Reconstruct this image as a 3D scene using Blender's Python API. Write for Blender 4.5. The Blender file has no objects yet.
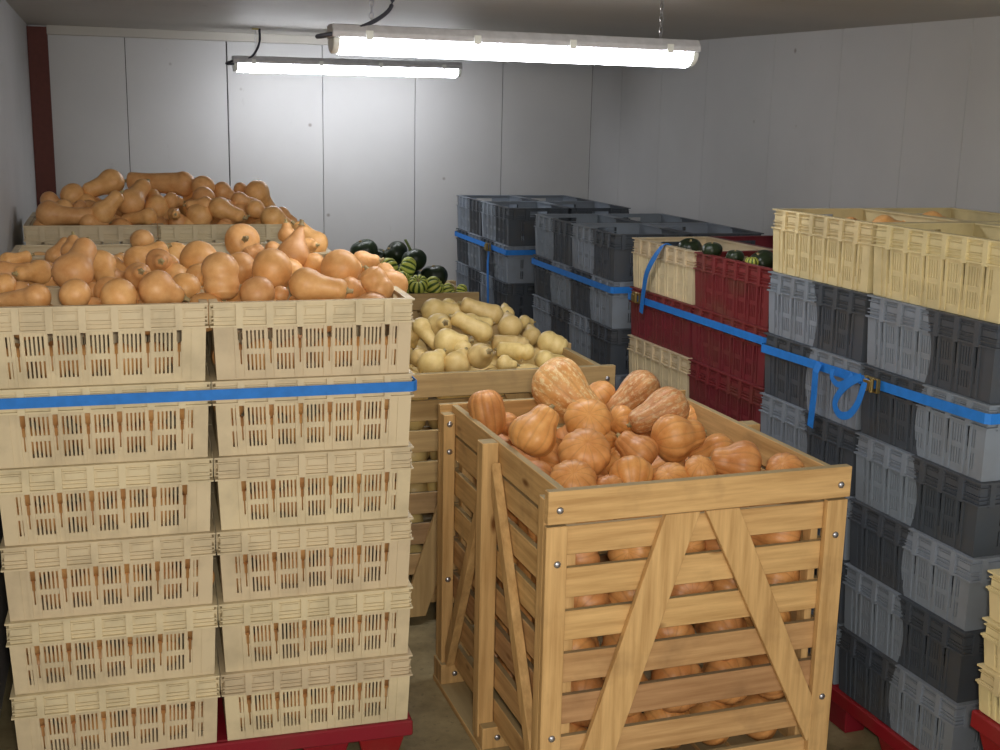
import bpy, bmesh, math, random
from mathutils import Vector, Matrix, Euler
PI=math.pi
random.seed(7)
SC=bpy.context.scene; COL=SC.collection
TUBE,FLASH,FRONT_FILL,WORLD,EXPO = 27.,44.,38.,.48,0.

T_L1 = [
(-0.212, 3.58, 1.541, 0.0394, 'B', -0.95, 0.28, -0.11, 'tan butternut, long and curved, third from left in lowest tier of front left heap'),
(-0.308, 3.72, 1.555, 0.0376, 'A', -0.95, 0.3, -0.02, 'tan butternut, neck pointing left, leftmost in lowest tier of front left heap'),
(-0.326, 3.9, 1.564, 0.0424, 'A', 0.95, -0.26, 0.19, 'tan butternut, neck pointing right, leftmost in second tier of front left heap'),
(-0.283, 4.05, 1.55, 0.0316, 'C', 0.27, 0.87, 0.42, 'tan butternut, neck leaning back, second from left in second tier of front left heap'),
(-0.221, 3.9, 1.571, 0.0382, 'A', -0.74, -0.68, -0.01, 'tan butternut, stem end outward, third from left in second tier of front left heap'),
(-0.122, 3.77, 1.583, 0.0595, 'A', 0.36, 0.76, 0.54, 'tan butternut, neck leaning back, fourth from left in second tier of front left heap'),
(-0.113, 3.57, 1.549, 0.0438, 'A', 0.27, 0.82, -0.51, 'tan butternut, round end outward, fourth from left in lowest tier of front left heap'),
(-0.195, 4.35, 1.565, 0.0341, 'A', 0.56, 0.21, 0.8, 'tan butternut, neck leaning back, second from left in third tier of front left heap'),
(-0.132, 4.2, 1.598, 0.0396, 'C', 0.05, 0.5, 0.86, 'tan butternut, neck leaning back, leftmost in top tier of front left heap'),
(-0.067, 3.72, 1.535, 0.0266, 'C', 0.69, 0.7, -0.18, 'tan butternut, round end outward, fifth from left in lowest tier of front left heap'),
(-0.044, 3.97, 1.584, 0.0472, 'A', 0.23, -0.75, -0.62, 'tan butternut, neck pointing down, third from left in third tier of front left heap'),
(-0.022, 3.7, 1.537, 0.0443, 'A', 0.23, 0.68, -0.69, 'tan butternut, neck hidden behind, sixth from left in lowest tier of front left heap'),
(0.005, 3.55, 1.543, 0.0512, 'A', 0.28, 0.85, -0.44, 'tan butternut, round end outward, seventh from left in lowest tier of front left heap'),
(0.101, 4.8, 1.574, 0.0441, 'A', 0.05, 0.08, -1.0, 'tan butternut, neck hidden behind, second from left in top tier of front left heap'),
(0.069, 4.15, 1.574, 0.0465, 'A', 0.9, 0.13, 0.42, 'tan butternut, neck pointing right, fifth from left in third tier of front left heap'),
(0.012, 4.35, 1.541, 0.0312, 'C', 0.24, 0.8, 0.55, 'tan butternut, neck leaning back, fourth from left in third tier of front left heap'),
(0.133, 3.97, 1.588, 0.0431, 'C', 0.06, -0.99, 0.14, 'tan butternut, stem end outward, sixth from left in third tier of front left heap'),
(0.064, 3.8, 1.567, 0.0411, 'C', 0.13, -0.93, 0.34, 'tan butternut, stem end outward, fifth from left in second tier of front left heap'),
(0.108, 3.57, 1.558, 0.0548, 'C', 0.94, -0.0, -0.34, 'tan butternut, neck pointing right, eighth from left in lowest tier of front left heap'),
(0.196, 3.7, 1.544, 0.0451, 'A', 0.23, 0.68, -0.69, 'tan butternut, neck hidden behind, ninth from left in lowest tier of front left heap'),
(0.208, 4.45, 1.547, 0.0539, 'A', -0.69, 0.7, 0.2, 'tan butternut, neck pointing left, seventh from left in third tier of front left heap'),
(0.264, 4.08, 1.583, 0.0629, 'A', 0.41, 0.5, -0.76, 'tan butternut, neck hidden behind, eighth from left in third tier of front left heap'),
(0.242, 3.85, 1.556, 0.0407, 'C', 0.85, 0.15, -0.51, 'tan butternut, neck pointing right, sixth from left in second tier of front left heap'),
(0.295, 3.63, 1.605, 0.0549, 'D', 0.02, -0.23, -0.97, 'tan butternut, thick and upright, seventh from left in second tier of front left heap'),
(0.377, 3.87, 1.58, 0.0509, 'A', -0.03, 0.33, -0.94, 'tan butternut, neck hidden behind, tenth from left in third tier of front left heap'),
(0.437, 4.4, 1.607, 0.063, 'E', 0.14, -0.96, 0.24, 'tan butternut, stem end outward, third from left in top tier of front left heap'),
(0.459, 4.12, 1.599, 0.0288, 'D', -0.94, -0.28, -0.2, 'tan butternut, thick and upright, fourth from left in top tier of front left heap'),
(0.461, 3.74, 1.588, 0.0635, 'A', 0.29, 0.89, -0.35, 'tan butternut, round end outward, eighth from left in second tier of front left heap'),
(0.395, 3.57, 1.539, 0.0518, 'A', 0.46, 0.69, -0.55, 'tan butternut, round end outward, tenth from left in lowest tier of front left heap'),
(0.469, 3.62, 1.527, 0.0272, 'C', 0.18, 0.5, -0.85, 'tan butternut, neck hidden behind, eleventh from left in lowest tier of front left heap'),
(0.566, 4.02, 1.595, 0.0568, 'P', 0.22, 0.2, 0.95, 'tan butternut, neck pointing straight up, eleventh from left in third tier of front left heap'),
(0.76, 4.75, 1.556, 0.0495, 'A', -0.64, 0.36, 0.68, 'tan butternut, neck pointing up, rightmost in top tier of front left heap'),
(0.626, 4.6, 1.607, 0.0342, 'C', -0.08, -0.18, 0.98, 'tan butternut, neck pointing up, sixth from left in top tier of front left heap'),
(0.55, 4.45, 1.572, 0.0294, 'C', 0.99, -0.11, -0.02, 'tan butternut, neck pointing right, fifth from left in top tier of front left heap'),
(0.667, 4.35, 1.592, 0.0308, 'C', 0.58, -0.8, 0.14, 'tan butternut, neck pointing right, seventh from left in top tier of front left heap'),
(0.629, 4.0, 1.573, 0.0368, 'C', 0.53, 0.18, -0.83, 'tan butternut, neck hidden behind, twelfth from left in third tier of front left heap'),
(0.541, 3.58, 1.559, 0.054, 'A', 0.93, -0.33, -0.13, 'tan butternut, neck pointing right, twelfth from left in lowest tier of front left heap'),
(0.684, 3.8, 1.577, 0.064, 'C', 0.71, 0.7, -0.06, 'tan butternut, neck pointing right, rightmost in second tier of front left heap'),
(0.795, 4.0, 1.57, 0.0423, 'C', 0.91, -0.36, 0.18, 'tan butternut, neck pointing right, rightmost in third tier of front left heap'),
(0.776, 3.62, 1.535, 0.0433, 'D', -0.47, 0.34, 0.82, 'tan butternut, thick and upright, fourteenth from left in lowest tier of front left heap'),
(0.85, 3.78, 1.521, 0.0518, 'A', -0.02, 0.94, 0.33, 'tan butternut, neck leaning back, rightmost in lowest tier of front left heap'),
(0.697, 3.7, 1.526, 0.0376, 'A', 0.98, -0.04, -0.21, 'tan butternut, neck pointing right, thirteenth from left in lowest tier of front left heap'),
(-0.325, 4.1, 1.58, 0.0318, 'A', 0.95, 0.18, 0.24, 'tan butternut, neck pointing right, leftmost in third tier of front left heap'),
(0.322, 4.3, 1.545, 0.0315, 'A', 0.94, 0.32, -0.11, 'tan butternut, neck pointing right, ninth from left in third tier of front left heap'),
(-0.268, 3.72, 1.543, 0.0291, 'C', 0.18, 0.5, -0.85, 'tan butternut, neck hidden behind, second from left in lowest tier of front left heap')]
T_L3 = [
(-0.287, 6.05, 1.573, 0.0635, 'B', 0.94, -0.33, -0.12, 'tan butternut, long and curved, leftmost in lowest tier of far left heap'),
(-0.3, 6.4, 1.614, 0.0447, 'A', 0.8, -0.37, -0.47, 'tan butternut, neck pointing right, leftmost in middle tier of far left heap'),
(-0.226, 6.22, 1.583, 0.0485, 'A', 0.92, -0.16, -0.35, 'tan butternut, neck pointing right, second from left in middle tier of far left heap'),
(-0.191, 6.4, 1.638, 0.0598, 'A', 0.76, 0.04, -0.65, 'tan butternut, neck hidden behind, leftmost in top tier of far left heap'),
(-0.152, 6.2, 1.589, 0.0388, 'C', 0.88, -0.36, -0.31, 'tan butternut, neck pointing right, third from left in middle tier of far left heap'),
(0.002, 6.45, 1.7, 0.0658, 'A', -0.93, -0.15, -0.33, 'tan butternut, neck pointing left, second from left in top tier of far left heap'),
(-0.05, 6.03, 1.578, 0.0569, 'A', 0.69, 0.15, 0.7, 'tan butternut, neck leaning back, third from left in lowest tier of far left heap'),
(0.081, 6.17, 1.615, 0.0683, 'A', 0.47, 0.63, 0.61, 'tan butternut, neck leaning back, fourth from left in middle tier of far left heap'),
(0.164, 6.06, 1.556, 0.0434, 'B', -0.95, 0.29, -0.09, 'tan butternut, long and curved, fourth from left in lowest tier of far left heap'),
(0.355, 6.45, 1.691, 0.0644, 'L', -0.95, 0.31, -0.0, 'tan butternut, long thick neck, fourth from left in top tier of far left heap'),
(0.208, 6.2, 1.588, 0.0642, 'A', -0.1, 0.89, 0.45, 'tan butternut, neck leaning back, fifth from left in middle tier of far left heap'),
(0.443, 6.35, 1.682, 0.0586, 'C', 0.22, 0.95, 0.23, 'tan butternut, round end outward, fifth from left in top tier of far left heap'),
(0.435, 6.2, 1.642, 0.0549, 'A', -0.03, 0.33, -0.94, 'tan butternut, neck hidden behind, sixth from left in top tier of far left heap'),
(0.279, 6.0, 1.574, 0.0312, 'A', 0.11, -0.99, 0.05, 'tan butternut, stem end outward, fifth from left in lowest tier of far left heap'),
(0.276, 6.2, 1.622, 0.0421, 'C', 0.94, 0.32, -0.11, 'tan butternut, neck pointing right, sixth from left in middle tier of far left heap'),
(0.435, 6.08, 1.611, 0.0417, 'A', -0.95, 0.3, -0.02, 'tan butternut, neck pointing left, seventh from left in middle tier of far left heap'),
(0.399, 6.06, 1.559, 0.0635, 'C', 0.27, 0.82, -0.51, 'tan butternut, round end outward, seventh from left in lowest tier of far left heap'),
(0.299, 6.06, 1.531, 0.0438, 'C', 0.25, 0.75, -0.62, 'tan butternut, round end outward, sixth from left in lowest tier of far left heap'),
(0.541, 6.4, 1.659, 0.0491, 'A', 0.86, -0.07, -0.51, 'tan butternut, neck pointing right, seventh from left in top tier of far left heap'),
(0.495, 6.05, 1.599, 0.0563, 'A', 0.85, -0.36, -0.38, 'tan butternut, neck pointing right, eighth from left in middle tier of far left heap'),
(0.537, 6.06, 1.544, 0.0418, 'A', 0.95, -0.27, 0.16, 'tan butternut, neck pointing right, eighth from left in lowest tier of far left heap'),
(0.609, 6.22, 1.625, 0.0429, 'A', 0.91, -0.34, -0.22, 'tan butternut, neck pointing right, ninth from left in middle tier of far left heap'),
(0.719, 6.4, 1.654, 0.0651, 'A', 0.53, 0.29, -0.8, 'tan butternut, neck hidden behind, rightmost in top tier of far left heap'),
(0.676, 6.12, 1.588, 0.0475, 'A', 0.75, -0.37, -0.54, 'tan butternut, neck pointing right, rightmost in middle tier of far left heap'),
(0.745, 6.0, 1.553, 0.0616, 'A', 0.85, 0.15, -0.51, 'tan butternut, neck pointing right, tenth from left in lowest tier of far left heap'),
(0.807, 6.1, 1.564, 0.0376, 'A', 0.86, 0.04, -0.52, 'tan butternut, neck pointing right, rightmost in lowest tier of far left heap'),
(-0.115, 6.0, 1.539, 0.0424, 'A', 0.94, 0.32, -0.11, 'tan butternut, neck pointing right, second from left in lowest tier of far left heap'),
(0.61, 6.2, 1.572, 0.0454, 'C', 0.69, 0.7, -0.18, 'tan butternut, round end outward, ninth from left in lowest tier of far left heap'),
(0.149, 6.55, 1.675, 0.0518, 'A', 0.69, 0.7, -0.18, 'tan butternut, round end outward, third from left in top tier of far left heap'),
(0.643, 6.5, 1.663, 0.0369, 'A', 0.92, -0.16, -0.35, 'tan butternut, neck pointing right, eighth from left in top tier of far left heap')]
T_P2 = [
(1.384, 5.3, 1.182, 0.0599, 'A', 0.99, -0.11, -0.02, 'pale butternut, neck pointing right, leftmost in back row of middle wooden box'),
(1.483, 5.4, 1.178, 0.0448, 'C', 0.98, 0.2, -0.09, 'pale butternut, neck pointing right, second from left in back row of middle wooden box'),
(1.648, 5.2, 1.172, 0.0483, 'D2', -0.9, 0.35, 0.27, 'pale butternut, long thick neck, third from left in back row of middle wooden box'),
(1.334, 5.0, 1.165, 0.0568, 'C', 0.08, -0.94, 0.33, 'pale butternut, stem end outward, third from left in third row of middle wooden box'),
(1.52, 4.95, 1.141, 0.046, 'D2', -0.83, 0.27, 0.49, 'pale butternut, long thick neck, fifth from left in third row of middle wooden box'),
(1.316, 4.8, 1.127, 0.0632, 'C', 0.92, -0.38, 0.13, 'pale butternut, neck pointing right, leftmost in second row of middle wooden box'),
(1.233, 4.92, 1.182, 0.0406, 'B', 0.38, -0.42, -0.83, 'pale butternut, long and curved, second from left in third row of middle wooden box'),
(1.208, 5.0, 1.134, 0.0434, 'C', 0.23, 0.14, -0.96, 'pale butternut, neck hidden behind, leftmost in third row of middle wooden box'),
(1.178, 4.75, 1.082, 0.0373, 'C', 0.98, 0.2, -0.09, 'pale butternut, neck pointing right, leftmost in front row of middle wooden box'),
(1.205, 4.64, 1.07, 0.059, 'C', 0.7, 0.53, 0.48, 'pale butternut, neck leaning back, second from left in front row of middle wooden box'),
(1.311, 4.64, 1.065, 0.0574, 'C', 0.59, 0.58, 0.56, 'pale butternut, neck leaning back, third from left in front row of middle wooden box'),
(1.413, 4.64, 1.098, 0.0536, 'C', 0.21, -0.89, 0.41, 'pale butternut, stem end outward, fifth from left in front row of middle wooden box'),
(1.656, 4.75, 1.084, 0.0363, 'S', -0.94, 0.33, 0.12, 'pale butternut, long and curved, seventh from left in front row of middle wooden box'),
(1.684, 4.9, 1.086, 0.0373, 'S', -0.94, 0.33, 0.12, 'pale butternut, long and curved, second from left in second row of middle wooden box'),
(1.677, 5.05, 1.14, 0.0562, 'C', 0.12, 0.83, 0.54, 'pale butternut, neck leaning back, sixth from left in third row of middle wooden box'),
(1.739, 5.3, 1.157, 0.04, 'C', 0.08, 0.76, 0.64, 'pale butternut, neck leaning back, rightmost in back row of middle wooden box'),
(1.818, 5.15, 1.072, 0.0462, 'C', 0.08, 0.76, 0.64, 'pale butternut, neck leaning back, third from left in second row of middle wooden box'),
(1.842, 5.0, 1.075, 0.0519, 'P2', 0.85, -0.36, -0.38, 'pale butternut, neck pointing right, rightmost in second row of middle wooden box'),
(1.512, 4.62, 1.065, 0.0372, 'C', 0.95, -0.32, -0.06, 'pale butternut, neck pointing right, sixth from left in front row of middle wooden box'),
(1.757, 4.8, 1.031, 0.0478, 'A', 0.98, 0.2, -0.09, 'pale butternut, neck pointing right, eighth from left in front row of middle wooden box'),
(1.504, 5.1, 1.151, 0.0494, 'A', 0.98, 0.2, -0.09, 'pale butternut, neck pointing right, fourth from left in third row of middle wooden box'),
(1.864, 5.4, 1.099, 0.0338, 'C', 0.99, 0.09, -0.07, 'pale butternut, neck pointing right, rightmost in third row of middle wooden box'),
(1.368, 4.75, 1.104, 0.0461, 'C', 0.81, 0.56, -0.16, 'pale butternut, neck pointing right, fourth from left in front row of middle wooden box'),
(1.932, 4.95, 0.989, 0.0451, 'C', 0.98, 0.2, -0.09, 'pale butternut, neck pointing right, rightmost in front row of middle wooden box')]
T_P3 = [
(1.464, 7.3, 1.236, 0.0895, 'K', -0.36, 0.01, 0.93, 'dark green squash, leftmost in top row of rear wooden box'),
(1.581, 7.35, 1.198, 0.0531, 'K', 0.4, -0.25, 0.88, 'dark green squash, second from left in top row of rear wooden box'),
(1.654, 7.25, 1.227, 0.0773, 'K', -0.86, -0.04, 0.52, 'dark green squash, third from left in top row of rear wooden box'),
(1.708, 7.0, 1.212, 0.078, 'T', -0.33, 0.16, 0.93, 'dark green tall-stemmed squash, rightmost in top row of rear wooden box'),
(1.833, 7.0, 1.113, 0.0847, 'K', -0.1, 0.04, 0.99, 'dark green squash, rightmost in middle row of rear wooden box'),
(1.51, 6.8, 1.192, 0.0609, 'H', -0.94, -0.28, -0.2, 'green striped squash, leftmost in middle row of rear wooden box'),
(1.629, 6.85, 1.184, 0.0646, 'H', -0.92, 0.16, 0.35, 'green striped squash, second from left in middle row of rear wooden box'),
(1.564, 6.7, 1.135, 0.0517, 'H', 0.54, -0.78, -0.3, 'green striped squash, second from left in lowest row of rear wooden box'),
(1.649, 6.66, 1.115, 0.0603, 'H', -0.12, -0.65, 0.75, 'green striped squash, stem end outward, fourth from left in lowest row of rear wooden box'),
(1.755, 6.68, 1.098, 0.0608, 'H', 0.72, -0.43, 0.55, 'green striped squash, sixth from left in lowest row of rear wooden box'),
(1.84, 6.68, 1.067, 0.0465, 'H', 0.78, -0.48, 0.4, 'green striped squash, seventh from left in lowest row of rear wooden box'),
(1.924, 6.7, 1.062, 0.041, 'H', 0.8, -0.6, -0.08, 'green striped squash, rightmost in lowest row of rear wooden box'),
(1.701, 6.7, 1.038, 0.0464, 'H', 0.75, -0.65, 0.1, 'green striped squash, fifth from left in lowest row of rear wooden box'),
(1.555, 6.66, 1.071, 0.0515, 'H', 0.75, -0.65, 0.1, 'green striped squash, third from left in lowest row of rear wooden box'),
(1.469, 6.72, 1.105, 0.0517, 'H', 0.35, -0.35, 0.87, 'green striped squash, leftmost in lowest row of rear wooden box')]
T_P1 = [
(1.188, 3.82, 1.093, 0.0634, 'F2', 0.12, -0.26, -0.96, 'orange ribbed pumpkin, thick and upright, leftmost in fourth row of front wooden box'),
(1.419, 3.75, 1.175, 0.0923, 'F', 0.58, -0.58, -0.57, 'orange ribbed pumpkin, corky skin, leftmost in back row of front wooden box'),
(1.219, 3.42, 1.09, 0.0782, 'E', 0.57, 0.11, 0.81, 'orange ribbed pumpkin, neck leaning back, leftmost in third row of front wooden box'),
(1.456, 3.55, 1.092, 0.0789, 'E', 0.25, 0.75, -0.62, 'orange ribbed pumpkin, round end outward, third from left in fourth row of front wooden box'),
(1.643, 3.9, 1.091, 0.0577, 'E', 0.53, 0.18, -0.83, 'orange ribbed pumpkin, neck hidden behind, second from left in back row of front wooden box'),
(1.339, 3.28, 1.066, 0.0809, 'E', 0.16, 0.64, -0.75, 'orange ribbed pumpkin, neck hidden behind, leftmost in second row of front wooden box'),
(1.244, 3.13, 1.026, 0.0701, 'E', 0.21, 0.62, -0.75, 'orange ribbed pumpkin, neck hidden behind, leftmost in front row of front wooden box'),
(1.784, 3.85, 1.121, 0.0701, 'F', -0.81, -0.03, -0.58, 'orange ribbed pumpkin, corky skin, rightmost in back row of front wooden box'),
(1.805, 3.66, 1.094, 0.0709, 'F', -0.92, 0.05, -0.38, 'orange ribbed pumpkin, corky skin, fifth from left in fourth row of front wooden box'),
(1.69, 3.4, 1.059, 0.0809, 'E', 0.99, 0.03, 0.12, 'orange ribbed pumpkin, neck pointing right, third from left in third row of front wooden box'),
(1.57, 3.38, 1.019, 0.0655, 'E', -0.63, 0.54, 0.56, 'orange ribbed pumpkin, neck leaning back, second from left in second row of front wooden box'),
(1.437, 3.15, 1.027, 0.0671, 'E', -0.18, -0.69, -0.7, 'orange ribbed pumpkin, neck pointing down, third from left in front row of front wooden box'),
(1.555, 3.12, 1.009, 0.0584, 'E', 0.52, 0.41, -0.74, 'orange ribbed pumpkin, neck hidden behind, fourth from left in front row of front wooden box'),
(1.863, 3.4, 0.991, 0.074, 'E', -0.94, 0.25, -0.22, 'orange ribbed pumpkin, neck pointing left, third from left in second row of front wooden box'),
(1.819, 3.17, 1.026, 0.0743, 'E', -0.94, 0.33, 0.12, 'orange ribbed pumpkin, neck pointing left, fourth from left in second row of front wooden box'),
(1.91, 3.07, 1.029, 0.0593, 'E', 0.52, 0.41, -0.74, 'orange ribbed pumpkin, neck hidden behind, rightmost in front row of front wooden box'),
(1.653, 3.72, 1.042, 0.0521, 'E', 0.94, 0.32, -0.11, 'orange ribbed pumpkin, neck pointing right, fourth from left in fourth row of front wooden box'),
(1.262, 3.8, 1.03, 0.0413, 'E', 0.94, 0.32, -0.11, 'orange ribbed pumpkin, neck pointing right, second from left in fourth row of front wooden box'),
(1.638, 3.1, 1.043, 0.0479, 'E', 0.18, 0.5, -0.85, 'orange ribbed pumpkin, neck hidden behind, fifth from left in front row of front wooden box'),
(2.094, 3.5, 0.958, 0.0549, 'E', 0.89, 0.43, -0.13, 'orange ribbed pumpkin, neck pointing right, rightmost in second row of front wooden box'),
(1.349, 3.1, 1.002, 0.0468, 'E', 0.21, 0.62, -0.75, 'orange ribbed pumpkin, neck hidden behind, second from left in front row of front wooden box'),
(1.982, 3.85, 0.99, 0.055, 'E', 0.89, 0.43, -0.13, 'orange ribbed pumpkin, neck pointing right, rightmost in fourth row of front wooden box'),
(2.06, 3.8, 0.961, 0.0548, 'E', 0.89, 0.43, -0.13, 'orange ribbed pumpkin, neck pointing right, rightmost in third row of front wooden box'),
(1.523, 3.6, 1.01, 0.0503, 'E', 0.94, 0.32, -0.11, 'orange ribbed pumpkin, neck pointing right, second from left in third row of front wooden box')]
T_RD = [
(2.45, 4.85, 1.507, 0.0536, 'K', -0.11, -0.29, 0.95, 'dark brown-green squash in the cream crate beside the red one'),
(2.498, 4.3, 1.509, 0.0568, 'K', -0.51, 0.04, 0.86, 'large dark green squash at the near end of the red crate'),
(2.374, 4.3, 1.532, 0.0362, 'K', -0.05, -0.08, 1.0, 'small dark squash left of the large green one in the red crate'),
(2.424, 4.25, 1.517, 0.028, 'H', -0.05, -0.08, 1.0, 'green striped squash in front of the dark squash in red crate'),
(2.349, 4.45, 1.544, 0.0413, 'K', -0.05, -0.08, 1.0, 'dark squash at the far end of the red crate')]
T_RC = [
(2.56, 3.6, 1.711, 0.0454, 'A', 1.0, -0.01, -0.04, 'orange squash inside the right cream crates, near the crate joint'),
(2.761, 3.6, 1.724, 0.046, 'A', -0.82, 0.57, -0.08, 'orange squash inside the right cream crates, fourth from left'),
(2.47, 3.35, 1.702, 0.0328, 'A', -0.95, 0.3, -0.02, 'orange squash inside the right cream crates, third from left'),
(2.843, 3.55, 1.699, 0.0388, 'A', -0.8, 0.37, 0.47, 'orange squash inside the right cream crates, rightmost'),
(2.426, 3.6, 1.719, 0.0311, 'A', 1.0, -0.01, -0.04, 'orange squash inside the right cream crates, leftmost')]

# ------------------------------------------------------------------ materials
def srgb(r,g,b):
    f=lambda c:(c/255/12.92) if c/255<=.04045 else ((c/255+.055)/1.055)**2.4
    return (f(r),f(g),f(b),1)
def new_mat(name,rough=.6,spec=.4):
    m=bpy.data.materials.new(name); m.use_nodes=True; nt=m.node_tree
    b=nt.nodes['Principled BSDF']; b.inputs['Roughness'].default_value=rough
    b.inputs['Specular IOR Level'].default_value=spec
    return m,nt,b
def N(nt,t,**kw):
    n=nt.nodes.new(t)
    for k,v in kw.items(): setattr(n,k,v)
    return n
def coords(nt,scale=(1,1,1),kind='Object',rnd=False):
    tc=N(nt,'ShaderNodeTexCoord'); mp=N(nt,'ShaderNodeMapping'); mp.inputs['Scale'].default_value=scale
    nt.links.new(tc.outputs[kind],mp.inputs['Vector'])
    if rnd:
        oi=N(nt,'ShaderNodeObjectInfo'); mu=N(nt,'ShaderNodeMath',operation='MULTIPLY'); mu.inputs[1].default_value=37
        nt.links.new(oi.outputs['Random'],mu.inputs[0]); cx=N(nt,'ShaderNodeCombineXYZ')
        for i in range(3): nt.links.new(mu.outputs[0],cx.inputs[i])
        nt.links.new(cx.outputs[0],mp.inputs['Location'])
    return mp.outputs['Vector']
def noise(nt,vec,scale,detail=4,rough=.55):
    n=N(nt,'ShaderNodeTexNoise'); n.inputs['Scale'].default_value=scale; n.inputs['Detail'].default_value=detail; n.inputs['Roughness'].default_value=rough
    nt.links.new(vec,n.inputs['Vector']); return n.outputs['Fac']
def ramp(nt,fac,stops):
    r=N(nt,'ShaderNodeValToRGB'); e=r.color_ramp.elements
    e[0].position,e[0].color=stops[0]; e[1].position,e[1].color=stops[1]
    for p,c in stops[2:]:
        x=e.new(p); x.color=c
    nt.links.new(fac,r.inputs['Fac']); return r.outputs['Color']
def mix(nt,fac,a,b,mode='MIX'):
    m=N(nt,'ShaderNodeMix',data_type='RGBA',blend_type=mode)
    if isinstance(fac,(int,float)): m.inputs[0].default_value=fac
    else: nt.links.new(fac,m.inputs[0])
    for s,v in ((m.inputs[6],a),(m.inputs[7],b)):
        if isinstance(v,tuple): s.default_value=v
        else: nt.links.new(v,s)
    return m.outputs[2]
def bump(nt,b,h,strength=.2,dist=.01):
    n=N(nt,'ShaderNodeBump'); n.inputs['Strength'].default_value=strength; n.inputs['Distance'].default_value=dist
    nt.links.new(h,n.inputs['Height']); nt.links.new(n.outputs[0],b.inputs['Normal'])
BW=((0,(0,0,0,1)),(1,(1,1,1,1)))
def hsv(nt,col,amt_v=.15,amt_h=.015,island=False):
    if island:
        g=N(nt,'ShaderNodeNewGeometry'); src=g.outputs['Random Per Island']
    else:
        g=N(nt,'ShaderNodeObjectInfo'); src=g.outputs['Random']
    h=N(nt,'ShaderNodeHueSaturation')
    for nm,a,c in (('Value',amt_v,1.),('Hue',amt_h,.5)):
        m=N(nt,'ShaderNodeMapRange'); m.inputs['To Min'].default_value=c-a; m.inputs['To Max'].default_value=c+a
        nt.links.new(src,m.inputs['Value']); nt.links.new(m.outputs[0],h.inputs[nm])
    nt.links.new(col,h.inputs['Color']); return h.outputs['Color']
def plastic(name,c1,c2=None,rough=.5,dirt=.35):
    m,nt,b=new_mat(name,rough,.35)
    v=coords(nt,rnd=True)
    base=c1
    if c2:
        sx=N(nt,'ShaderNodeSeparateXYZ'); tc=N(nt,'ShaderNodeTexCoord'); nt.links.new(tc.outputs['Object'],sx.inputs[0])
        # moulded in two colours; the joint wanders a little with height
        s=N(nt,'ShaderNodeMath',operation='SINE'); q=N(nt,'ShaderNodeMath',operation='MULTIPLY'); q.inputs[1].default_value=16
        nt.links.new(sx.outputs[2],q.inputs[0]); nt.links.new(q.outputs[0],s.inputs[0])
        q2=N(nt,'ShaderNodeMath',operation='MULTIPLY_ADD'); q2.inputs[1].default_value=.02; nt.links.new(s.outputs[0],q2.inputs[0]); nt.links.new(sx.outputs[0],q2.inputs[2])
        g=N(nt,'ShaderNodeMath',operation='GREATER_THAN'); g.inputs[1].default_value=.0; nt.links.new(q2.outputs[0],g.inputs[0])
        base=mix(nt,g.outputs[0],c2,c1)
    n=noise(nt,v,7,6); d=ramp(nt,n,((.45,(0,0,0,1)),(.75,(1,1,1,1))))
    dk=mix(nt,dirt,base,srgb(96,84,62),'MIX')
    col=mix(nt,d,base,dk)
    col=hsv(nt,col,.06,.006)
    nt.links.new(col,b.inputs['Base Color'])
    return m
M={}
M['cream']=plastic('cream_plastic',srgb(214,197,162))
M['cream_warm']=plastic('yellow_cream_plastic',srgb(216,200,152))
M['red']=plastic('red_plastic',srgb(118,44,50),dirt=.4)
M['grey']=plastic('two_tone_grey_plastic',srgb(128,137,148),srgb(70,76,84),dirt=.25)
M['pallet_red']=plastic('pallet_red_plastic',srgb(140,22,30),rough=.55,dirt=.2)
def wood(name,axis,c1,c2,c3):
    m,nt,b=new_mat(name,.7,.25)
    sc=[26,26,26]; sc[axis]=1.6
    v=coords(nt,tuple(sc)); n=noise(nt,v,1.6,6,.6)
    col=ramp(nt,n,((.3,c1),(.7,c2)))
    n2=noise(nt,coords(nt),5,4); f=ramp(nt,n2,((.55,(0,0,0,1)),(.8,(.6,.6,.6,1))))
    col=mix(nt,f,col,c3)
    kn=N(nt,'ShaderNodeTexVoronoi'); kn.inputs['Scale'].default_value=1; kv=[9,9,9]; kv[axis]=3.2
    nt.links.new(coords(nt,tuple(kv)),kn.inputs['Vector'])
    kf=ramp(nt,kn.outputs['Distance'],((.05,(1,1,1,1)),(.13,(0,0,0,1))))
    col=mix(nt,kf,col,srgb(110,70,36))
    # grime settled on the upward faces of the boards
    ge=N(nt,'ShaderNodeNewGeometry'); sz=N(nt,'ShaderNodeSeparateXYZ'); nt.links.new(ge.outputs['Normal'],sz.inputs[0])
    uf=ramp(nt,sz.outputs[2],((.8,(0,0,0,1)),(.95,(.75,.75,.75,1)))); col=mix(nt,uf,col,srgb(146,134,104))
    col=hsv(nt,col,.2,.008,island=True)
    nt.links.new(col,b.inputs['Base Color']); bump(nt,b,n,.25,.004)
    return m
for i,a in enumerate('xyz'):
    M['wood_'+a]=wood('pine_'+a,i,srgb(170,130,84),srgb(210,170,118),srgb(128,98,66))
    M['oldwood_'+a]=wood('old_pine_'+a,i,srgb(166,134,92),srgb(194,162,116),srgb(122,102,76))
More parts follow.
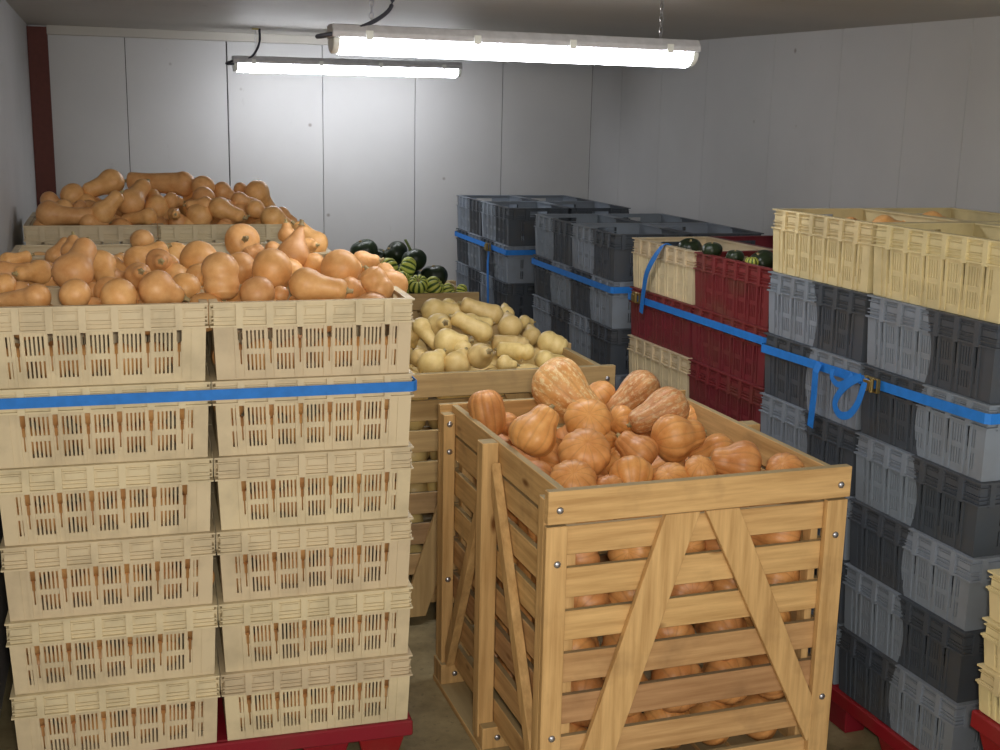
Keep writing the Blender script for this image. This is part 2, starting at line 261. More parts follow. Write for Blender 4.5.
def squash(name,c1,c2,dust,rib=0,cork=False,stripe=None,rough=.42):
    m,nt,b=new_mat(name,rough,.4)
    v=coords(nt,rnd=True); n=noise(nt,v,1.6,6,.6)
    col=ramp(nt,n,((.3,c1),(.68,c2)))
    nd=noise(nt,v,11,5,.65); f=ramp(nt,nd,((.58,(0,0,0,1)),(.78,(.55,.55,.55,1))))
    col=mix(nt,f,col,dust)
    sp=N(nt,'ShaderNodeTexVoronoi'); sp.inputs['Scale'].default_value=38; nt.links.new(v,sp.inputs['Vector'])
    sf=ramp(nt,sp.outputs['Distance'],((.06,(.7,.7,.7,1)),(.12,(0,0,0,1))))
    col=mix(nt,sf,col,srgb(120,84,50))
    if cork:
        v3=coords(nt,(1,1,.45),rnd=True); nc=noise(nt,v3,7,9,.75); cf=ramp(nt,nc,((.51,(0,0,0,1)),(.57,(.8,.8,.8,1))))
        col=mix(nt,cf,col,srgb(232,206,158)); bump(nt,b,nc,.4,.004)
    if stripe:
        at=N(nt,'ShaderNodeAttribute'); at.attribute_name='groove'
        n3=noise(nt,v,22,3); ad=N(nt,'ShaderNodeMath',operation='MULTIPLY_ADD'); ad.inputs[1].default_value=.7; nt.links.new(n3,ad.inputs[0]); nt.links.new(at.outputs['Fac'],ad.inputs[2])
        sfac=ramp(nt,ad.outputs[0],((.74,(0,0,0,1)),(.98,(1,1,1,1))))
        col=mix(nt,sfac,col,stripe)
    if rib:
        at=N(nt,'ShaderNodeAttribute'); at.attribute_name='groove'
        gf=ramp(nt,at.outputs['Fac'],((.7,(0,0,0,1)),(1.,(.32,.32,.32,1)))); col=mix(nt,gf,col,srgb(150,104,60))
    col=hsv(nt,col,.13,.005)
    nt.links.new(col,b.inputs['Base Color'])
    return m
M['butternut']=squash('butternut_skin',srgb(212,152,90),srgb(232,180,120),srgb(226,186,150))
M['pale']=squash('pale_butternut_skin',srgb(214,184,116),srgb(232,206,142),srgb(222,184,124))
M['pumpkin']=squash('ribbed_pumpkin_skin',srgb(202,134,72),srgb(228,168,102),srgb(200,154,130),rib=1)
M['pumpkin_cork']=squash('corky_pumpkin_skin',srgb(196,132,76),srgb(222,166,104),srgb(200,158,132),cork=True,rib=1)
M['dark']=squash('dark_green_skin',srgb(28,40,26),srgb(44,56,34),srgb(60,66,44),rough=.35)
M['striped']=squash('striped_skin',srgb(206,204,96),srgb(186,196,92),srgb(200,200,120),stripe=srgb(70,96,40))
M['stem']=squash('dry_stem',srgb(150,132,92),srgb(176,158,116),srgb(130,120,90),rough=.8)
M['stem_green']=squash('green_stem',srgb(104,122,70),srgb(130,146,90),srgb(150,150,100),rough=.7)
def simple(name,c,rough=.5,metal=0,var=None):
    m,nt,b=new_mat(name,rough,.4)
    n=noise(nt,coords(nt),30,3); c2=tuple(x*.82 for x in c[:3])+(1,)
    nt.links.new(ramp(nt,n,((.3,c2),(.7,c))),b.inputs['Base Color']); b.inputs['Metallic'].default_value=metal
    return m
M['blue']=simple('blue_webbing',srgb(34,124,214),.6)
M['steel']=simple('galvanised_steel',srgb(190,190,195),.3,.9)
M['brass']=simple('worn_buckle_metal',srgb(150,130,80),.4,.8)
M['cable']=simple('grey_cable',srgb(60,62,72),.5)
M['housing']=simple('lamp_housing_grey',srgb(196,196,200),.5)
M['clearcap']=simple('lamp_end_plastic',srgb(232,234,228),.3)
M['hook']=simple('yellowed_ceiling_hook',srgb(196,178,110),.6)
M['rust']=simple('red_oxide_steel',srgb(92,46,38),.7)
def emit(name,c,s):
    m,nt,b=new_mat(name,.4); b.inputs['Base Color'].default_value=c
    b.inputs['Emission Color'].default_value=c; b.inputs['Emission Strength'].default_value=s; return m
M['tube']=emit('lit_diffuser',(.93,.95,1,1),TUBE)
def wallmat(name,c,seed=0):
    m,nt,b=new_mat(name,.55,.3)
    v=coords(nt); n=noise(nt,v,1.3,6); col=ramp(nt,n,((.3,c),(.75,tuple(x*.88 for x in c[:3])+(1,))))
    n2=noise(nt,coords(nt,(3,3,.8)),3.5,8,.7); f=ramp(nt,n2,((.66,(0,0,0,1)),(.8,(.5,.5,.5,1))))
    col=mix(nt,f,col,srgb(120,112,104))
    v2=N(nt,'ShaderNodeTexVoronoi'); v2.inputs['Scale'].default_value=3.1; nt.links.new(v,v2.inputs['Vector'])
    f2=ramp(nt,v2.outputs['Distance'],((.02,(.8,.8,.8,1)),(.05,(0,0,0,1))))
    col=mix(nt,f2,col,srgb(130,124,118))
    nt.links.new(col,b.inputs['Base Color']); return m
M['wall']=wallmat('white_sandwich_panel',srgb(194,194,194))
M['ceiling']=wallmat('ceiling_panel',srgb(184,180,172))
M['seam']=simple('seam_dark',srgb(70,66,64),.8)
def floormat():
    m,nt,b=new_mat('dirty_concrete',.45,.5)
    v=coords(nt); n=noise(nt,v,4,8,.65)
    col=ramp(nt,n,((.3,srgb(98,88,62)),(.7,srgb(176,160,122))))
    n2=noise(nt,v,1.6,4); f=ramp(nt,n2,((.5,(0,0,0,1)),(.62,(.7,.7,.7,1))))
    col=mix(nt,f,col,srgb(142,132,100)); n3=noise(nt,v,40,3); col=mix(nt,ramp(nt,n3,((.6,(0,0,0,1)),(.75,(.5,.5,.5,1)))),col,srgb(52,46,36))
    nt.links.new(col,b.inputs['Base Color']); bump(nt,b,n,.4,.01); return m
M['floor']=floormat()
# ------------------------------------------------------------------ mesh helpers
class MB:
    def __init__(s): s.v=[]; s.f=[]; s.m=[]
    def box(s,x0,x1,y0,y1,z0,z1,mi=0):
        i=len(s.v); s.v+=[(x,y,z) for z in (z0,z1) for y in (y0,y1) for x in (x0,x1)]
        s.f+=[tuple(i+k for k in q) for q in ((0,2,3,1),(4,5,7,6),(0,1,5,4),(2,6,7,3),(0,4,6,2),(1,3,7,5))]; s.m+=[mi]*6
    def prism(s,pts,y0,y1,axis='y'):
        # polygon pts in the x,z plane extruded from y0 to y1 (or y,z plane along x)
        i=len(s.v); n=len(pts)
        for y in (y0,y1):
            for a,b in pts: s.v.append((a,y,b) if axis=='y' else (y,a,b))
        s.f.append(tuple(i+k for k in range(n))); s.f.append(tuple(i+n+k for k in reversed(range(n))))
        for k in range(n): s.f.append((i+k,i+n+k,i+n+(k+1)%n,i+(k+1)%n))
        s.m+=[0]*(n+2)
    def tube(s,pts,rad,n=8):
        pts=[Vector(p) for p in pts]; i0=len(s.v)
        for k,p in enumerate(pts):
            d=(pts[min(k+1,len(pts)-1)]-pts[max(k-1,0)]).normalized()
            a=d.cross(Vector((0.3,.2,1))).normalized(); b=d.cross(a)
            for j in range(n):
                t=2*PI*j/n; s.v.append(tuple(p+(a*math.cos(t)+b*math.sin(t))*rad))
        for k in range(len(pts)-1):
            for j in range(n):
                a=i0+k*n+j; b_=i0+k*n+(j+1)%n; s.f.append((a,b_,b_+n,a+n)); s.m.append(0)
        s.f.append(tuple(i0+j for j in reversed(range(n)))); s.f.append(tuple(i0+(len(pts)-1)*n+j for j in range(n))); s.m+=[0,0]
    def ribbon(s,pts,wd,w,t=.0022):
        pts=[Vector(p) for p in pts]; i0=len(s.v)
        for k,p in enumerate(pts):
            d=(pts[min(k+1,len(pts)-1)]-pts[max(k-1,0)]).normalized()
            W=Vector(wd) if wd else d.cross(Vector((1,0,0))); W=(W-d*W.dot(d)).normalized(); nn=d.cross(W).normalized()
            for a,b in ((-1,-1),(1,-1),(1,1),(-1,1)): s.v.append(tuple(p+W*(a*w/2)+nn*(b*t/2)))
        for k in range(len(pts)-1):
            for j in range(4):
                a=i0+k*4+j; b_=i0+k*4+(j+1)%4; s.f.append((a,b_,b_+4,a+4)); s.m.append(0)
        s.f.append((i0+3,i0+2,i0+1,i0)); e=i0+(len(pts)-1)*4; s.f.append((e,e+1,e+2,e+3)); s.m+=[0,0]
    def mesh(s,name,mats,bevel=0,smooth=False,xf=None):
        me=bpy.data.meshes.new(name); vs=[xf(*v) for v in s.v] if xf else s.v
        me.from_pydata(vs,[],s.f)
        for m in (mats if isinstance(mats,list) else [mats]): me.materials.append(m)
        for p,mi in zip(me.polygons,s.m): p.material_index=mi
        bm=bmesh.new(); bm.from_mesh(me); bmesh.ops.recalc_face_normals(bm,faces=bm.faces)
        if bevel: bmesh.ops.bevel(bm,geom=bm.edges[:],offset=bevel,segments=1,affect='EDGES',profile=.5)
        bm.to_mesh(me); bm.free()
        if smooth:
            for p in me.polygons: p.use_smooth=True
        me.update(); return me
def link(name,me,parent=None,loc=None,rot=None):
    o=bpy.data.objects.new(name,me); COL.objects.link(o)
    if parent: o.parent=parent
    if loc is not None: o.location=loc
    if rot is not None: o.rotation_euler=rot
    return o
def tag(o,label,cat,group=None):
    o['label']=label; o['category']=cat
    if group: o['group']=group
    return o
def empty(name,loc,rz=0):
    o=bpy.data.objects.new(name,None); COL.objects.link(o); o.location=loc; o.rotation_euler=(0,0,rz); o.empty_display_size=.1; return o
def copy_thing(src,loc,rot,label,cat,group=None):
    r=src.copy(); COL.objects.link(r); r.location=loc; r.rotation_mode=src.rotation_mode
    if isinstance(rot,(int,float)): r.rotation_euler=(0,0,rot)
    tag(r,label,cat,group)
    if not group and 'group' in r: del r['group']
    for ch in list(src.children):
        c=ch.copy(); COL.objects.link(c); c.parent=r
        for g in list(ch.children):
            d=g.copy(); COL.objects.link(d); d.parent=c
    return r
def struct(name,me,loc=(0,0,0)):
    o=link(name,me,None,loc); o['kind']='structure'; return o
# ------------------------------------------------------------------ room
XL,YB=-.45,8.15; YF=-.9; XR=3.28
def ceil_z(x,y):
    t=(x-XL)/(XR-XL); return (2.555+.006*(YB-y))*(1-t)+(2.545-.0155*(YB-y))*t
def room():
    b=MB(); b.box(XL-.1,XR+.1,YF,YB+.1,-.1,0); struct('floor',b.mesh('floor',M['floor']))
    # back wall: insulated panels with narrow joints over a dark backing
    xs=[XL,.117,.74,1.36,1.99,2.613,XR]; b=MB(); b.box(XL-.1,XR+.1,YB+.03,YB+.1,0,2.75,1)
    for i,(a,c) in enumerate(zip(xs,xs[1:])):
        g=.004 if i in(2,) else .0022
        b.box(a+(.006 if i==2 else .0022),c-.0022,YB,YB+.03,0,2.75)
    struct('wall_back',b.mesh('wall_back',[M['wall'],M['seam']]))
    ys=[YF,.4,1.0,1.65,2.3,2.95,3.6,4.14,4.53,5.05,5.66,6.4,7.0,7.62,YB]; b=MB(); b.box(XR+.03,XR+.1,YF,YB+.1,0,2.75,1)
    for a,c in zip(ys,ys[1:]): b.box(XR,XR+.03,a+.0015,c-.0015,0,2.75)
    struct('wall_right',b.mesh('wall_right',[M['wall'],M['seam']]))
    ys=[YF,0,1.0,2.0,3.0,4.0,5.0,6.0,7.0,YB]; b=MB(); b.box(XL-.1,XL-.03,YF,YB+.1,0,2.75,1)
    for a,c in zip(ys,ys[1:]): b.box(XL-.03,XL,a+.0015,c-.0015,0,2.75)
    struct('wall_left',b.mesh('wall_left',[M['wall'],M['seam']]))
    b=MB(); n=14; i0=0
    for k in range(2):
        for j in range(n+1):
            for i in range(5):
                x=XL-.1+(XR-XL+.2)*i/4; y=YF+(YB+.1-YF)*j/n; b.v.append((x,y,ceil_z(x,y)+.08*k))
    W=5; T=(n+1)*W
    for j in range(n):
        for i in range(4):
            a=j*W+i; b.f.append((a,a+1,a+1+W,a+W)); b.f.append((a+T,a+W+T,a+1+W+T,a+1+T)); b.m+=[0,0]
    for j in range(n):
        for i in (0,4):
            a=j*W+i; b.f.append((a,a+W,a+W+T,a+T)); b.m.append(0)
    for i in range(4):
        for j in (0,n):
            a=j*W+i; b.f.append((a,a+1,a+1+T,a+T)); b.m.append(0)
    struct('ceiling',b.mesh('ceiling',M['ceiling']))
    b=MB(); b.box(XL+.11,XR,YB-.05,YB,2.50,2.60); struct('trim_1',b.mesh('trim_1',M['ceiling'],.004))
    # red oxide steel upright in the corner: an I section
    b=MB(); x0,x1,y0,y1=XL+.002,XL+.115,YB-.115,YB-.003
    b.box(x0,x1,y0,y0+.01,0,2.54); b.box(x0,x1,y1-.01,y1,0,2.54); b.box((x0+x1)/2-.004,(x0+x1)/2+.004,y0+.01,y1-.01,0,2.54)
    struct('trim_2',b.mesh('trim_2',M['rust']))
room()
# ------------------------------------------------------------------ crates
RIMZ=.157; CH=.229
VX=[-.216+.0865*k for k in range(6)]
def wall_cols(L,vx,slots):
    """columns (x0,x1,[holes]) of a perforated side wall of half length L"""
    S=((.026,.074),(.091,.145)); iv=[]
    for v in vx:
        iv+=[(v-.0068,v-.0046,[(.118,.154)]),(v-.0046,v-.0022,[(.088,.154)]),(v-.0022,v+.0022,[(.045,.154)]),(v+.0022,v+.0046,[(.088,.154)]),(v+.0046,v+.0068,[(.118,.154)])]
    for c,n in slots:
        for k in range(n):
            x=c+(k-(n-1)/2)*.0114; iv.append((x-.0026,x+.0026,S))
    iv.sort(); out=[]; x=-L
    for a,b,h in iv:
        if a>x+1e-6: out.append((x,a,[]))
        out.append((a,b,h)); x=b
    out.append((x,L,[])); return out
def put_wall(b,cols,fix,t,axis,ztop):
    for a,c,h in cols:
        z=0; segs=[]
        for h0,h1 in h:
            segs.append((z,h0)); z=h1
        segs.append((z,ztop))
        for z0,z1 in segs:
            if axis=='x': b.box(a,c,fix,fix+t,z0,z1)
            else: b.box(fix,fix+t,a,c,z0,z1)
def crate_mesh(lx=.30,ly=.20,h=CH,rz=RIMZ,tray=False):
    """returns body and rim meshes of a 60 x 40 harvest crate; long sides along x"""
    b=MB(); bx,by=lx-.010,ly-.010; k=(h/CH)
    sl=[(v+.0432,5) for v in VX[:-1]]+[(VX[-1]+.028,3)]
    cols=wall_cols(bx,VX,sl)
    if tray: cols=[(a,c,[(p*rz/RIMZ,q*rz/RIMZ) for p,q in hh]) for a,c,hh in cols]
    put_wall(b,cols,-by,.004,'x',rz+.004); put_wall(b,cols,by-.004,.004,'x',rz+.004)
    ex=[-.10,.10]; ec=wall_cols(by-.004,[],[(-.1,2),(.1,2)])
    if tray: ec=[(a,c,[(p*rz/RIMZ,q*rz/RIMZ) for p,q in hh]) for a,c,hh in ec]
    put_wall(b,ec,-bx,.004,'y',rz+.004); put_wall(b,ec,bx-.004,.004,'y',rz+.004)
    for v in VX:                                   # upright ribs either side of the tapered notches
        for s in (-1,1):
            for sy in (-1,1):
                xx=v+s*.0125; y0=-by-.004 if sy<0 else by
                b.box(xx-.0045,xx+.0045,y0,y0+.004,.004,rz)
    for sx in (-1,1):
        for sy in (-1,1): b.box(sx*(bx-.02)-.02,sx*(bx-.02)+.02,sy*(by+.0015)-.0015,sy*(by+.0015)+.0015,.004,rz)
    b.box(-bx+.004,bx-.004,-by+.004,by-.004,0,.005)
    def xf(x,y,z):
        f=min(z/rz,1.); d=.007*(1-f); return (x*(1-d/lx),y*(1-d/ly),z)
    body=b.mesh('crate_body',M['cream'],xf=xf)
    r=MB(); e=.002
    def ring(z0,z1,out,inn):
        r.box(-out[0],out[0],-out[1],-inn[1],z0,z1); r.box(-out[0],out[0],inn[1],out[1],z0,z1)
        r.box(-out[0],-inn[0],-inn[1],inn[1],z0,z1); r.box(inn[0],out[0],-inn[1],inn[1],z0,z1)
    O=(lx-e,ly-e); O2=(lx-.006,ly-.006)
    I=(lx-.012,ly-.012)
    ring(h-.006,h-.001,O,(lx-.026,ly-.026)); ring(h-.020,h-.017,O2,I); ring(h-.047,h-.044,O2,I); ring(h-.058,h-.055,O2,I); ring(rz,rz+.005,O,I)
    # recessed band behind the flanges, with a hand hole in each end
    I2=(lx-.016,ly-.016)
    for sy in (-1,1): r.box(-I[0],I[0],min(sy*I[1],sy*I2[1]),max(sy*I[1],sy*I2[1]),rz,h-.004)
    for sx in (-1,1):
        a,c=min(sx*I[0],sx*I2[0]),max(sx*I[0],sx*I2[0])
        r.box(a,c,-I2[1],-.055,rz,h-.004); r.box(a,c,.055,I2[1],rz,h-.004); r.box(a,c,-.055,.055,rz,rz+.016*k); r.box(a,c,-.055,.055,h-.022*k,h-.004)
    for v in VX:
        for sy in (-1,1):
            xx=v; y0=min(sy*I[1],sy*(ly-.0015)); y1=max(sy*I[1],sy*(ly-.0015))
            r.box(xx-.010,xx+.010,y0,y1,rz-.004,h-.002)
            # raised pad between two straps
    for v in [VX[0]-.0865]+VX:
        c=v+.0432; w=.026
        if c>lx-.03: c=.262; w=.022
        if c<-lx+.035: c=-.262; w=.022
        for sy in (-1,1):
            xx=c; y0=min(sy*I[1],sy*(ly-.008)); y1=max(sy*I[1],sy*(ly-.008)); r.box(xx-w,xx+w,y0,y1,h-.041,h-.023)
    for sx in (-1,1):
        for q in (-.15,-.075,.075,.15):
            x0=min(sx*I[0],sx*(lx-.0015)); x1=max(sx*I[0],sx*(lx-.0015)); r.box(x0,x1,q-.01,q+.01,rz-.004,h-.002)
    rim=r.mesh('crate_rim',M['cream'])
    return body,rim
cb,cr=crate_mesh()
tb,tr=crate_mesh(h=.137,rz=.085,tray=True)
PROTO={}
def crate_proto(kind):
    if kind in PROTO: return None
    return True
def make_crate(kind,loc,rz,label,group=None,cat='crate'):
    name={'tray':'harvest_tray'}.get(kind,'harvest_crate')
    if kind not in PROTO:
        o=empty(name,loc,rz); mk={'tray':'cream_warm'}.get(kind,kind)
        bb,rr=(tb,tr) if kind=='tray' else (cb,cr)
        if mk!='cream':
            bb=bb.copy(); rr=rr.copy(); bb.materials[0]=M[mk]; rr.materials[0]=M[mk]
        link('body',bb,o); link('rim',rr,o); tag(o,label,cat,group); PROTO[kind]=o; return o
    return copy_thing(PROTO[kind],loc,rz,label,cat,group)
pm=None
def pallet(loc,rz,label,top=.155,L=1.2,W=.8,group=None):
    global pm
    if pm is None:
        d=MB(); d.box(-L/2,L/2,-W/2,W/2,top-.05,top-.04)
        d.box(-L/2,L/2,-W/2,-W/2+.02,top-.052,top); d.box(-L/2,L/2,W/2-.02,W/2,top-.052,top); d.box(-L/2,-L/2+.02,-W/2+.02,W/2-.02,top-.052,top); d.box(L/2-.02,L/2,-W/2+.02,W/2-.02,top-.052,top)
        for i in range(7): x=-L/2+.03+i*(L-.14)/6; d.box(x,x+.08,-W/2+.02,W/2-.02,top-.04,top)
        ft=MB()
        pm=(d.mesh('deck',M['pallet_red'],.005),None)
    o=empty('plastic_pallet',loc,rz); tag(o,label,'pallet',group); link('deck',pm[0],o)
    if 'foot' not in PROTO:
        f=MB(); hh=top-.052
        for w,z0,z1 in ((.07,0,hh),):
            i=len(f.v)
            for z,ww in ((0,.048),(hh,.075)):
                for a,c in ((-1,-1),(1,-1),(1,1),(-1,1)): f.v.append((a*ww,c*ww*.8,z))
            f.f+=[(0,3,2,1),(4,5,6,7)]+[(k,(k+1)%4,(k+1)%4+4,k+4) for k in range(4)]; f.m+=[0]*6
        PROTO['foot']=f.mesh('foot',M['pallet_red'],.004)
    for x in (-.5,-.32,0,.32,.5):
        for y in (-.33,0,.33):
            if abs(abs(x)-.32)<.01 and y==0: continue
            link('foot',PROTO['foot'],o,(x,y,0))
    return o
ORD=['top','second','third','fourth','fifth','sixth','bottom']
def rowname(k,n): return 'top' if k==0 else 'bottom' if k==n-1 else ORD[k]+' from top'
# pile placed by its reference corner; returns a function local(u,v,z)->world
def frame(ox,oy,a):
    def f(u,v,z=0): return (ox+math.cos(a)*u-math.sin(a)*v, oy+math.sin(a)*u+math.cos(a)*v, z)
    return f
PT=.155
# left pile: reference = joint of the two front columns, front plane
aL=-.024; fl=frame(.248,3.467,aL)
fl2=frame(.225,4.31,0.0); fl3=frame(.20,5.93,0.0)
def left_pile(f,a,n,front,where,hid,frontvis=False):
    for k in range(n):
        z=PT+(n-1-k)*CH
        for c in (0,1):
            for r in (0,1):
                u=-.3 if c==0 else .3; v=.2+.4*r
                flip=(k+c)%2==0
                side='left' if c==0 else 'right'
                if r==0 and (frontvis or k==0):
                    lab='cream harvest crate, %s in the %s column of the %s'%(rowname(k,n),side,where) if frontvis else 'cream harvest crate at the front %s top of the %s'%(side,where); g='cream crates of the '+where
                elif k==0: lab='cream harvest crate at the back %s top of the %s'%(side,where); g='cream crates of the '+where
                elif frontvis: lab='cream harvest crate in the hidden back half of the '+where; g='hidden back crates of the '+where
                else: lab='cream harvest crate below the top layer of the '+where; g='lower crates of the '+where
                make_crate('cream',f(u,v,z),a+(PI if flip else 0),lab,g)
left_pile(fl,aL,6,1,'front left pile','',True)
left_pile(fl2,0,6,0,'second left pile','')
left_pile(fl3,0,6,0,'far left pile','')
pallet(fl(0,.4),aL,'red plastic pallet under the front left pile of cream crates')
pallet(fl2(0,.4),0,'red plastic pallet under the second left pile')
pallet(fl3(0,.4),0,'red plastic pallet under the far left pile')
# right piles
def right_pile(f,a,n,kinds,where,group,cols=2,par=1):
    """f: local u into the pile (x), v along depth; kinds(k,j,c)->material kind"""
    for k in range(n):
        z=PT+(n-1-k)*CH
        for j in (0,1):
            for c in range(cols):
                kd=kinds(k,j,c); flip=k%2==1
                if kd=='grey': flip=(k%2==par)
                col={'grey':'two-tone grey','cream_warm':'yellowish cream','red':'red','cream':'cream'}[kd]
                side='near' if j==0 else 'far'
                if c==0: lab='%s crate, %s, %s end of the %s'%(col,rowname(k,n),side,where); g=group
                elif k==0: lab='%s crate, top row by the wall, %s end of %s'%(col,side,where); g=group
                else: lab='%s harvest crate hidden on the wall side of the %s'%(col,where); g='hidden wall side crates of the '+where
                make_crate(kd,f(.2+.4*c,.3+.6*j,z),a+PI/2+(0 if flip else PI),lab,g)
aR=.024; fr=frame(2.30+.6*math.sin(aR),3.293-.6,aR); aD=.03; fd=frame(2.325,3.935,aD)
fg1=frame(2.262,5.27,-.01); fg2=frame(2.255,6.88,-.01)
right_pile(fr,aR,7,lambda k,j,c:'cream_warm' if k==0 else 'grey','near right pile','crates of the near right pile',par=1)
right_pile(fd,aD,6,lambda k,j,c:(('red','cream')[j] if c==0 else ('cream','red')[j]) if k==0 else ('red' if k in(1,3) else ('red','cream')[j]),'red crate pile','crates of the red pile')
right_pile(fg1,-.01,6,lambda k,j,c:'grey','middle grey pile','crates of the middle grey pile',par=0)
right_pile(fg2,-.01,6,lambda k,j,c:'grey','far grey pile','crates of the far grey pile',par=0)
pallet(fr(.4,.6),aR+PI/2,'red plastic pallet under the near right pile of grey crates')
pallet(fd(.4,.6),aD+PI/2,'red plastic pallet under the pile of red crates')
pallet(fg1(.4,.6),PI/2,'red plastic pallet under the middle grey pile')
pallet(fg2(.4,.6),PI/2,'red plastic pallet under the far grey pile')
# small pile at the right edge: shallow trays over a stack of red pallets
for i in range(3): pallet((2.215+.4,2.52-.6,i*.161),PI/2,'red plastic pallet, %s of the stack under shallow trays at right edge'%('bottom','middle','top')[i],group='pallets under the trays')
for k in range(3):
    for c in (0,1):
        for j in (0,1):
            make_crate('tray',(2.215+.2+.4*c,2.52-.3-.6*j,.479+(2-k)*.137),PI/2,'shallow cream tray, %s of the small pile at right edge'%('top','middle','bottom')[k]+('' if (c,j)==(0,0) else ', hidden side'),'shallow trays at the right edge')
# ------------------------------------------------------------------ wooden pallet boxes
def bolt(parent,loc,rot):
    if 'bolt' not in PROTO:
        bm=bmesh.new(); bmesh.ops.create_uvsphere(bm,u_segments=12,v_segments=8,radius=.011)
        for v in bm.verts: v.co.z=max(v.co.z,-.001)*.6
        me=bpy.data.meshes.new('bolt'); bm.to_mesh(me); bm.free(); me.materials.append(M['steel'])
        for p in me.polygons: p.use_smooth=True
        PROTO['bolt']=me
    o=link('bolt',PROTO['bolt'],parent,loc,rot); return o
def pallet_box(f,a,label,W=.973,D=1.081,H=1.065,w='wood_',dark='wood_'):
    o=empty('wooden_pallet_box',f(0,0,0),a); tag(o,label,'box')
    X,Y,Z=M[w+'x'],M[dark+'y'],M[dark+'z']; T=.045
    def part(name,b,m,bev=.002): return link(name,b.mesh(name,m,bev),o)
    zs=[(.866,.950)]+[(.956-.13*k-.089,.956-.13*k) for k in range(1,7)]
    # slatted sides
    b=MB()
    for z0,z1 in zs: b.box(.05,W-.05,.024,.044,z0,z1)
    part('front_slats',b,X)
    b=MB()
    for z0,z1 in zs: b.box(.05,W-.05,D-.044,D-.024,z0,z1)
    part('back_slats',b,X)
    for nm,x0 in (('side_slats',T),('side_slats',W-T-.02)):
        b=MB()
        for z0,z1 in zs: b.box(x0,x0+.02,.046,D-.046,z0,z1)
        part(nm,b,Y)
    # top rails
    b=MB(); b.box(0,W,-.008,.022,.970,H); part('front_top_rail',b,X)
    b=MB(); b.box(0,W,D-.024,D,.962,H-.004); part('back_top_rail',b,X)
    for x0 in (T-.002,W-T-.022):
        b=MB(); b.box(x0,x0+.024,.024,D-.026,.962,H-.006); part('side_top_rail',b,Y)
    # corner and middle uprights
    for x0,x1 in ((0,.064),(W-.07,W)):
        b=MB(); b.box(x0,x1,.0,.0235,.03,.960); part('corner_post',b,M[w+'z'])
        b=MB(); b.box(x0,x1,D-.023,D,.03,.960); part('corner_post',b,Z)
    for x0,x1 in ((.0,T-.003),(W-T+.003,W)):
        for y0,y1 in ((.025,.07),(D-.075,D-.025),(.535,.59)):
            xx0,xx1=(x0,x1)
            if .3<y0<.7: xx0,xx1=(x0-.012,x1) if x0==0 else (x0,x1+.012)
            b=MB(); b.box(xx0,xx1,y0,y1,.05,1.058 if .3<y0<.7 else H-.03); part('side_post',b,Z)
    for x0,x1 in ((.046,.09),(W-.09,W-.046)):
        for y0,y1 in ((.046,.09),(D-.09,D-.046)):
            b=MB(); b.box(x0+.02 if x0<.3 else x0-.0,x1+.02 if x0<.3 else x1-.02,y0,y1,.05,.95); part('inner_post',b,Z)
    # braces, inverted V on the front and on each side
    for p in (((.366,.965),(.476,.965),(.172,.04),(.065,.04)),((.494,.965),(.604,.965),(W-.03,.24),(W-.075,.17))):
        b=MB(); b.prism(p,.002,.0235); part('brace',b,M[w+'z'])
    for x0,x1 in ((.012,T-.003),(W-T+.003,W-.012)):
        for q in (((.515,1.0),(.515,.9),(.075,.05),(.075,.16)),((.58,1.0),(.58,.9),(D-.078,.05),(D-.078,.16))):
            b=MB(); b.prism(q,x0,x1,'x'); part('brace',b,Z)
    # base: floor boards, runners and blocks
    b=MB()
    for i in range(8): x=.07+i*.106; b.box(x,x+.095,.05,D-.05,.10,.118)
    part('floor_boards',b,Y)
    for x in (-.01,W/2-.05,W-.09):
        b=MB(); b.box(x,x+.10,.0,D,0,.022); part('runner',b,Y)
        for y in (.0,.495,D-.10):
            b=MB(); b.box(x+.003,x+.098,y+.002,y+.098,.022,.098); part('block',b,M[w+'z'])
    for x,z in ((.035,1.01),(W-.035,1.01),(.035,.85),(W-.035,.85),(.035,.32),(W-.035,.32)): bolt(o,(x,-.008 if z>.96 else 0,z),(PI/2,0,0))
    for y in (.545,D-.05,.05):
        for z in (.1,.93,.5): pass
    for x in (.045,W-.045):
        for y in (.495,D-.10): bolt(o,(x,y+.002,.06),(PI/2,0,0))
    for z in (1.0,.9,.42): bolt(o,(.022,D-.075,z),(PI/2,0,0))
    return o
aP=.022; f1=frame(1.097,2.944,aP); f2=frame(.985,4.50,0); f3=frame(1.03,6.62,0)
pallet_box(f1,aP,'large slatted wooden box in front, full of orange ribbed pumpkins')
pallet_box(f2,0,'slatted wooden box behind the pumpkin box, full of pale butternuts',w='oldwood_',dark='oldwood_')
pallet_box(f3,0,'rear slatted wooden box holding dark green and striped squashes',w='oldwood_',dark='oldwood_')
